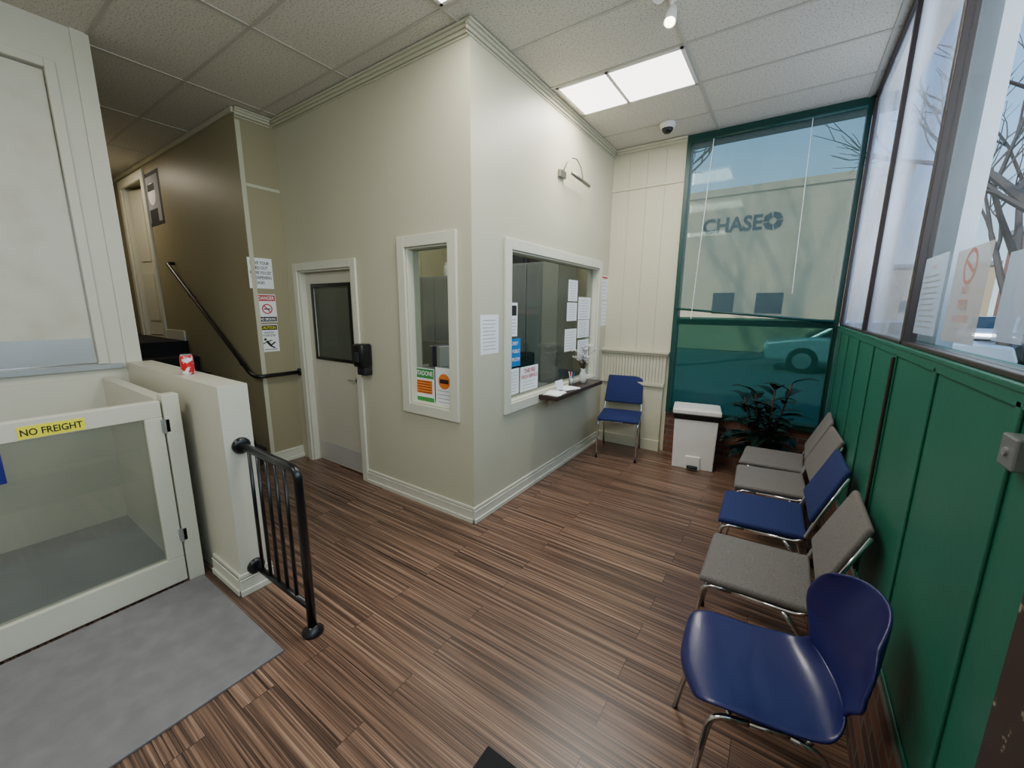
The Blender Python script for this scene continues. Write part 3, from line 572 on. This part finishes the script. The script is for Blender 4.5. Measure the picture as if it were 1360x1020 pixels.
B().rbox(-.23,.23,-.23,.23,.44,.52,.03).obj('seat',BLACKM,t,smooth=True); B().rbox(-.21,.21,.2,.26,.58,1.1,.025).obj('backrest',BLACKM,t,smooth=True); B().tube([(0,0,.08),(0,0,.45)],.025,12).obj('post',BLACKM,t)
b=B(); b.tube([(0,.1,.47),(0,.26,.5),(0,.26,.7)],.02,8); b.obj('back_bracket',BLACKM,t)
for k in range(5):
    a=k*1.2566; l_=B().tube([(0,0,.09),(.26*math.cos(a),.26*math.sin(a),.06)],.018,8).obj('leg',BLACKM,t); B().lathe([(.025,-.012),(.025,.012)],(.26*math.cos(a),.26*math.sin(a),.026),12,Matrix.Rotation(R(90),4,'X')).obj('caster',BLACKM,l_)
sign('wall_poster','white schedule sheet on the back wall inside the office','paper','y',YB-.022,0,742,372,752,402,PAPER,[L(5)])
# ---------------------------------------------------------------- chairs
GR='chairs along the green wall'
def fabric_chair(F_,label,name='stacking_chair'):
    t=thing(name,label,'chair',(0,0,0))
    b=B(); b.rbox(-.21,.2,-.215,.215,.43,.463,.016,4)
    for v in b.bm.verts:
        if v.co.x<-.12: v.co.z-=(-.12-v.co.x)**2*2.5
    b.obj('seat',F_,t,smooth=True)
    Mb=Matrix.Translation((.20,0,.54))@Matrix.Rotation(R(22),4,'Y')
    b=B(); b.rbox(-.013,.013,-.21,.21,0,.32,.0125,4)
    for v in b.bm.verts: v.co.x+=.28*(.21**2-v.co.y**2); v.co.y*=1-.16*max(0,(v.co.z-.18))/.14*.5
    b.bm.transform(Mb); b.obj('backrest',F_,t,smooth=True)
    for s in (-1,1):
        y=s*.205
        B().tube(arc([(-.23,y,.0),(-.19,y,.41),(-.08,y,.415)]),.0105,10).obj('leg',CHROME,t,smooth=True)
        B().tube(arc([(.27,y,.0),(.17,y,.33),(.1,y,.411)]),.0105,10).obj('leg',CHROME,t,smooth=True)
        B().tube(arc([(-.08,y,.415),(.18,y,.415),(.225,y*.97,.56),(.322,y*.90,.80)]),.0105,10).obj('side_frame',CHROME,t,smooth=True)
        B().lathe([(.014,0),(.014,.02)],(-.23,y,0),10).obj('foot_cap',BLACKM,t)
    b=B(); b.tube([(-.17,-.205,.405),(-.17,.205,.405)],.009,8); b.obj('crossbar',CHROME,t,smooth=True)
    b=B(); b.tube([(.12,-.205,.405),(.12,.205,.405)],.009,8); b.obj('crossbar',CHROME,t,smooth=True)
    return t
c=fabric_chair(GREYF,'grey fabric chair directly behind the blue plastic chair'); c.location=(.01,1.99,0); c['group']=GR
dup(c,(.02,3.15,0),R(3),'grey fabric chair directly behind the blue fabric one in the row',GR)
dup(c,(.02,3.65,0),R(-2),'grey fabric chair at the far end of the row nearest the plant',GR)
c=fabric_chair(BLUEF,'blue fabric chair in the row between grey fabric chairs'); c.location=(0,2.60,0); c.rotation_euler=(0,0,R(2)); c['group']=GR
c2=dup(c,(-1.42,4.22,0),R(102),'blue fabric chair against the end wall beside the reception window')
if 'group' in c2: del c2['group']
t=thing('plastic_chair','glossy navy plastic shell chair nearest the camera','chair',(.045,1.365,0),R(14),GR)
def spl(pts,s):
    k=s*(len(pts)-1); i=min(int(k),len(pts)-2); f=k-i
    p=[V((pts[max(0,min(len(pts)-1,j))][0],0,pts[max(0,min(len(pts)-1,j))][1])) for j in (i-1,i,i+1,i+2)]
    return .5*((2*p[1])+(-p[0]+p[2])*f+(2*p[0]-5*p[1]+4*p[2]-p[3])*f*f+(-p[0]+3*p[1]-3*p[2]+p[3])*f**3)
SP=[(-.225,.415),(-.205,.443),(-.12,.452),(.0,.437),(.11,.437),(.17,.452),(.205,.49)]
BP=[(.205,.488),(.220,.545),(.232,.60),(.246,.66),(.262,.725),(.280,.80)]
def seatf(s,v):
    q=(v-.5)*2; w=.205
    if s<.45: w=.205*(1-(1-s/.45)**3*.42)
    if s>.65: w=.205-.06*((s-.65)/.35)**1.4
    c=V(spl(SP,s)); c.y=w*q; e=q*q
    c.z+=e*.02*min(1,s*4); c.x+=e*.035*max(0,1-s*3)
    k=max(0,(s-.7)/.3); c.x-=e*.03*k; return c
def backf(s,v):
    q=(v-.5)*2; S0=.42
    if s<S0: w=.145+.075*(.5-.5*math.cos(math.pi*s/S0)); s2=s
    else:
        tt=(s-S0)/(1-S0); w=.22*math.sqrt(1-.46*tt*tt); s2=S0+(1-S0)*tt*math.sqrt(1-.44*q*q*tt)
    c=V(spl(BP,min(.9999,s2))); c.y=w*q; e=q*q
    c.x-=e*(.03+.035*min(1,s*2)); c.z+=e*.012*(1-s); return c
for nm,fn in (('seat',seatf),('backrest',backf)):
    o=B().grid(fn,20,18).obj(nm,BLUEP,t,smooth=True)
    md=o.modifiers.new('solid','SOLIDIFY'); md.thickness=.011; md.offset=0; md=o.modifiers.new('sub','SUBSURF'); md.levels=1; md.render_levels=1
for s in (-1,1):
    y=s*.17
    B().tube(arc([(-.21,s*.20,0),(-.15,y,.41),(-.05,y,.415)]),.010,10).obj('leg',CHROME,t,smooth=True)
    B().tube(arc([(.25,s*.20,0),(.14,y,.38),(.05,y,.415)]),.010,10).obj('leg',CHROME,t,smooth=True)
    B().tube([(-.05,y,.415),(.05,y,.415)],.010,10).obj('side_frame',CHROME,t,smooth=True)
    B().tube([(s*.1,-.17,.412),(s*.1,.17,.412)],.009,8).obj('crossbar',CHROME,t,smooth=True)
# ---------------------------------------------------------------- bin
t=thing('step_bin','white step-on waste bin with black liner below the green shade','waste bin',(-.67,4.35,0),R(10))
def taper(b,w0,d0,z0,w1,d1,z1):
    a=[b.bm.verts.new((sx*w0/2,sy*d0/2,z0)) for sx,sy in ((-1,-1),(1,-1),(1,1),(-1,1))]; c=[b.bm.verts.new((sx*w1/2,sy*d1/2,z1)) for sx,sy in ((-1,-1),(1,-1),(1,1),(-1,1))]
    b.bm.faces.new(a[::-1]); b.bm.faces.new(c)
    for i in range(4): b.bm.faces.new((a[i],a[(i+1)%4],c[(i+1)%4],c[i]))
b=B(); taper(b,.38,.29,0,.40,.32,.53); b.obj('bin_body',WHITEP,t,bevel=.008)
b=B(); taper(b,.42,.335,.515,.42,.34,.575); b.obj('liner',BAG,t,bevel=.008)
b=B(); taper(b,.44,.355,.575,.44,.355,.618); b.obj('lid',WHITEP,t,bevel=.008)
B().rbox(-.20,.20,-.15,.14,.6,.628,.006,2).obj('lid_flap',WHITEP,t)
B().rbox(-.07,.07,-.165,-.1,.0,.14,.008,2).obj('pedal_recess',WHITEP,t); B().rbox(-.05,.05,-.205,-.14,.02,.045,.008,2).obj('pedal',BLACKM,t)
# ---------------------------------------------------------------- plant
PX,PY=-.10,4.26
t=thing('rubber_plant','dark leafy rubber plant in the corner under the shade','potted plant',(PX,PY,0))
B().lathe([(.11,0),(.15,.26),(.16,.27),(.16,.3),(.14,.3),(.13,.26)],(0,0,0),24).obj('pot',mat('dark_pot',S(40,34,34),.5),t,smooth=True)
B().lathe([(.135,.262),(.01,.27)],(0,0,0),20).obj('soil',SOIL,t)
bs=B(); bl=B()
def leaf(b,base,dirv,L_,W_,droop):
    d=V(dirv).normalized(); sd=d.cross(V((0,0,1))).normalized(); n=6; rows=[]
    for i in range(n+1):
        q=i/n; w=W_*math.sin(math.pi*min(1,q*.95+.03))**.7*.5; c=V(base)+d*(L_*q)+V((0,0,-droop*L_*q*q)); up=sd.cross(d)
        rows.append([b.bm.verts.new(c-sd*w+up*w*.25),b.bm.verts.new(c),b.bm.verts.new(c+sd*w+up*w*.25)])
    for i in range(n):
        for j in range(2): b.bm.faces.new((rows[i][j],rows[i+1][j],rows[i+1][j+1],rows[i][j+1]))
for k in range(8):
    a=k*.8+.3; top=V((.20*math.cos(a)*(.6+k*.06),.10*math.sin(a),.58+.055*k)); p0=V((.04*math.cos(a),.04*math.sin(a),.26)); mid=(p0+top)/2+V((.02,0,0))
    bs.tube([p0,mid,top],.008,6)
    for i in range(11):
        q=.12+.88*i/10; c=p0.lerp(top,q); e=i*2.4+k; tilt=-.05+.8*q; l_=.20+random.random()*.11; ex=c.x+l_*math.cos(e); ey=c.y+l_*.8*math.sin(e)
        over=max(0,PX+ex-.31,-(PX+ex)-.42,4.0-(PY+ey),PY+ey-4.5)
        l_=max(.11,l_-over*1.05)
        leaf(bl,c,(math.cos(e),math.sin(e)*.8,tilt),l_,.11,.4)
bs.obj('stems',STEM,t,smooth=True); bl.obj('leaves',LEAF,t,smooth=True,fixn=False)
# ---------------------------------------------------------------- outside
st(B().box(-60,60,YB+.26,90,-.12,-.02).obj('ground_north',ASPH),'grey street outside the end window','street')
st(B().box(.62,60,-40,YB+.26,-.12,-.02).obj('ground_east',ASPH),'grey street outside the right windows','street')
st(B().box(.62,4.2,-40,YB+3,-.02,.0).obj('sidewalk',PAVE),'pale pavement outside the windows','sidewalk')
BEIGE=mat('beige_render',S(214,190,152),.8); DGL=mat('dark_window_glass',S(34,48,56),.2); BRK=mat('red_brick_far',S(160,112,92),.9)
t=thing('bank_building','beige building across the street with dark shop name','building',(-4,18,0))
B().box(-14,6.6,0,8,0,6.0).obj('wall',BEIGE,t); B().box(-14,6.7,-.06,0,5.85,6.1).obj('parapet',BEIGE,t)
for (a,q) in ((946,974),(1003,1039)):
    w0=P(a,402,'y',17.97); w1_=P(q,402,'y',17.97); zt=P(a,389,'y',17.97).z; zb=P(a,416,'y',17.97).z
    B().box(w0.x+4,w1_.x+4,-.03,0,zb,zt).obj('window',DGL,t)
c0=P(934,302,'y',18); c1=P(1012,301,'y',18); wd=c1.x-c0.x; NB=mat('shop_letter_grey',S(20,28,44),.6)
b=B().text('CHASE',(c0.x+c1.x)/2+4,c0.z,.56,wd,-.03,.03); b.obj('lettering',NB,t,fixn=False)
cx=P(1026,298,'y',18).x+4
b=B()
for k in range(4): b.ring(cx,c0.z,.12,.32,-.03,2,90*k+12,90*k+92)
b.obj('emblem',NB,t,fixn=False)
def building(name,label,loc,w,dp,h,m,nx,nz):
    t=thing(name,label,'building',loc); B().box(-w/2,w/2,-dp/2,dp/2,0,h).obj('wall',m,t); B().box(-w/2-.2,w/2+.2,-dp/2-.2,dp/2+.2,h,h+.4).obj('roof',PAVE,t)
    for i in range(nx):
        for j in range(nz):
            x=-w/2+w*(i+.5)/nx; z=1+ (h-1.5)*(j+.1)/nz; B().box(x-.5,x+.5,-dp/2-.04,-dp/2,z,z+1.2).obj('window',DGL,t)
            y=-dp/2+dp*(i+.5)/nx; B().box(-w/2-.04,-w/2,y-.5,y+.5,z,z+1.2).obj('window',DGL,t)
building('corner_building','distant brick building seen low through the street windows',(22,48,0),14,12,8,BRK,3,2)
building('shop_building','long pale low building far down the street',(8,64,0),16,10,6,BEIGE,4,1)
def car(label,loc,rz,col):
    t=thing('car',label,'car',loc,rz)
    pm=mat('car_paint_'+label[:6],col,.3,.4,coat=.5)
    b=B().prism([(-2.2,.3),(-2.28,.55),(-2.2,.78),(-1.35,.92),(1.6,.95),(2.15,.9),(2.25,.6),(2.2,.3)],-.87,.87); b.obj('body',pm,t,bevel=.06)
    b=B().prism([(-1.35,.9),(-.65,1.38),(.9,1.42),(1.7,.93)],-.72,.72); b.obj('cabin',pm,t,bevel=.05)
    for s in (-1,1):
        B().prism([(-1.12,.95),(-.6,1.32),(.1,1.35),(.1,.95)],s*.725-.01,s*.725+.01).obj('side_window',DGL,t)
        B().prism([(.17,.95),(.17,1.35),(.85,1.36),(1.4,.97)],s*.725-.01,s*.725+.01).obj('side_window',DGL,t)
        for x in (-1.4,1.4):
            w_=B().lathe([(.2,-.1),(.32,-.1),(.34,-.06),(.34,.06),(.32,.1),(.2,.1)],(x,s*.83,.33),24,Matrix.Rotation(R(90),4,'X')).obj('wheel',BLACKM,t)
            B().lathe([(.05,-.112),(.21,-.104),(.21,.104),(.05,.112)],(x,s*.83,.33),12,Matrix.Rotation(R(90),4,'X')).obj('rim',STEEL,w_)
        B().box(-2.27,-2.1,s*.55-.18,s*.55+.18,.58,.72).obj('headlight',WHT,t,bevel=.02)
    B().grid(lambda u,v:V((-1.37+.72*u,-.62+1.24*v,.935+.47*u)),1,1).obj('windshield',DGL,t)
    B().box(-2.3,-2.24,-.3,.3,.42,.5).obj('bumper_grille',BLACKM,t)
car('silver car behind the green end window',(1.8,13.6,-.02),0,S(200,206,210))
car('white car far down the street in the right window',(7.6,27,-.02),R(70),S(222,224,228))
car('dark car parked beyond the right window',(6.6,18.5,-.02),R(78),S(60,56,60))
def tree(label,loc,h,seed,rz=0,lean=(0,0,1),group=None,spread=.75):
    rnd=random.Random(seed); t=thing('bare_tree',label,'tree',loc,rz,group); tr=B(); br=B()
    def grow(p,d,L_,r,lev):
        pts=[p]; q=p.copy(); dd=d.copy()
        for i in range(3):
            dd=(dd+V((rnd.uniform(-1,1),rnd.uniform(-1,1),rnd.uniform(-.4,.6)))*.18).normalized(); q=q+dd*L_/3; pts.append(q.copy())
        (tr if lev==0 else br).tube(pts,r,6 if lev<2 else 4,r*.62,caps=(lev<2))
        if lev<5:
            for k in range(3 if lev<4 else 2):
                nd=(dd+V((rnd.uniform(-1,1),rnd.uniform(-1,1),rnd.uniform(-.3,.7)))*spread).normalized()
                s=pts[-1] if k<2 else pts[2]; grow(s,nd,L_*rnd.uniform(.62,.8),r*.56,lev+1)
    grow(V((0,0,0)),V(lean).normalized(),h*.33,h*.018,0)
    tr.obj('trunk',BARK,t,smooth=True); br.obj('branches',BARK,t)
tree('bare street tree seen through the end shade',(-3.6,10.6,-.02),11.5,3,lean=(.12,0,1),spread=.8)
tree('large bare street tree filling the clear right window',(3.0,7.6,-.02),7.5,11,lean=(-.10,.05,1),spread=.9)
tree('bare street tree farther off beyond the faded poster',(5.0,16.5,-.02),9,21)
tree('thin bare tree far right along the street',(7.4,12.5,-.02),7,5)
tree('small bare tree far down the street',(9.5,30,-.02),9,9)
# ---------------------------------------------------------------- world and lamps
W=bpy.data.worlds.new('sky'); bpy.context.scene.world=W; W.use_nodes=True; n=W.node_tree.nodes; l=W.node_tree.links
bg=n['Background']; tc=n.new('ShaderNodeTexCoord'); sp=n.new('ShaderNodeSeparateXYZ'); l.new(tc.outputs['Generated'],sp.inputs[0])
ra=n.new('ShaderNodeValToRGB'); l.new(sp.outputs[2],ra.inputs[0]); e=ra.color_ramp.elements
e[0].position=0; e[0].color=(.72,.85,1,1); e[1].position=.8; e[1].color=(.14,.36,.85,1); q=e.new(.3); q.color=(.36,.62,1,1)
l.new(ra.outputs[0],bg.inputs[0]); bg.inputs[1].default_value=1.5
def area(name,loc,rot,sx,sy,pw,col=(1,.96,.9)):
    d=bpy.data.lights.new(name,'AREA'); d.shape='RECTANGLE'; d.size=sx; d.size_y=sy; d.energy=pw; d.color=col
    o=bpy.data.objects.new(name,d); COL.objects.link(o); o.location=loc; o.rotation_euler=rot; return o
area('fixture_lamp',(-1.24,3.355,ZC-.04),(0,0,0),.9,.5,32,(1,.96,.89))
area('near_fixture_lamp',(-1.31,1.66,ZC-.04),(0,0,0),1.0,.5,20,(1,.96,.89))
area('front_room_lamp',(-1.9,-.9,ZC-.04),(0,0,0),1.1,.55,36,(1,.96,.90))
area('office_lamp',(-3.0,3.3,ZC-.04),(0,0,0),1.1,.55,22)
area('corridor_fill',(-6.9,1.25,ZC-.04),(0,0,0),.6,.4,9,(1,.88,.7))  # unseen area lamp added to brighten the stair hall and upper door
area('window_fill',(.75,1.2,2.5),(0,R(100),0),1.5,6.5,130,(.88,.94,1))  # added area lamp outside the glass, boosts the daylight coming in
sd=bpy.data.lights.new('sun','SUN'); sd.energy=3.4; sd.angle=R(3); so=bpy.data.objects.new('sun',sd); COL.objects.link(so); so.rotation_euler=(R(52),0,R(-30))
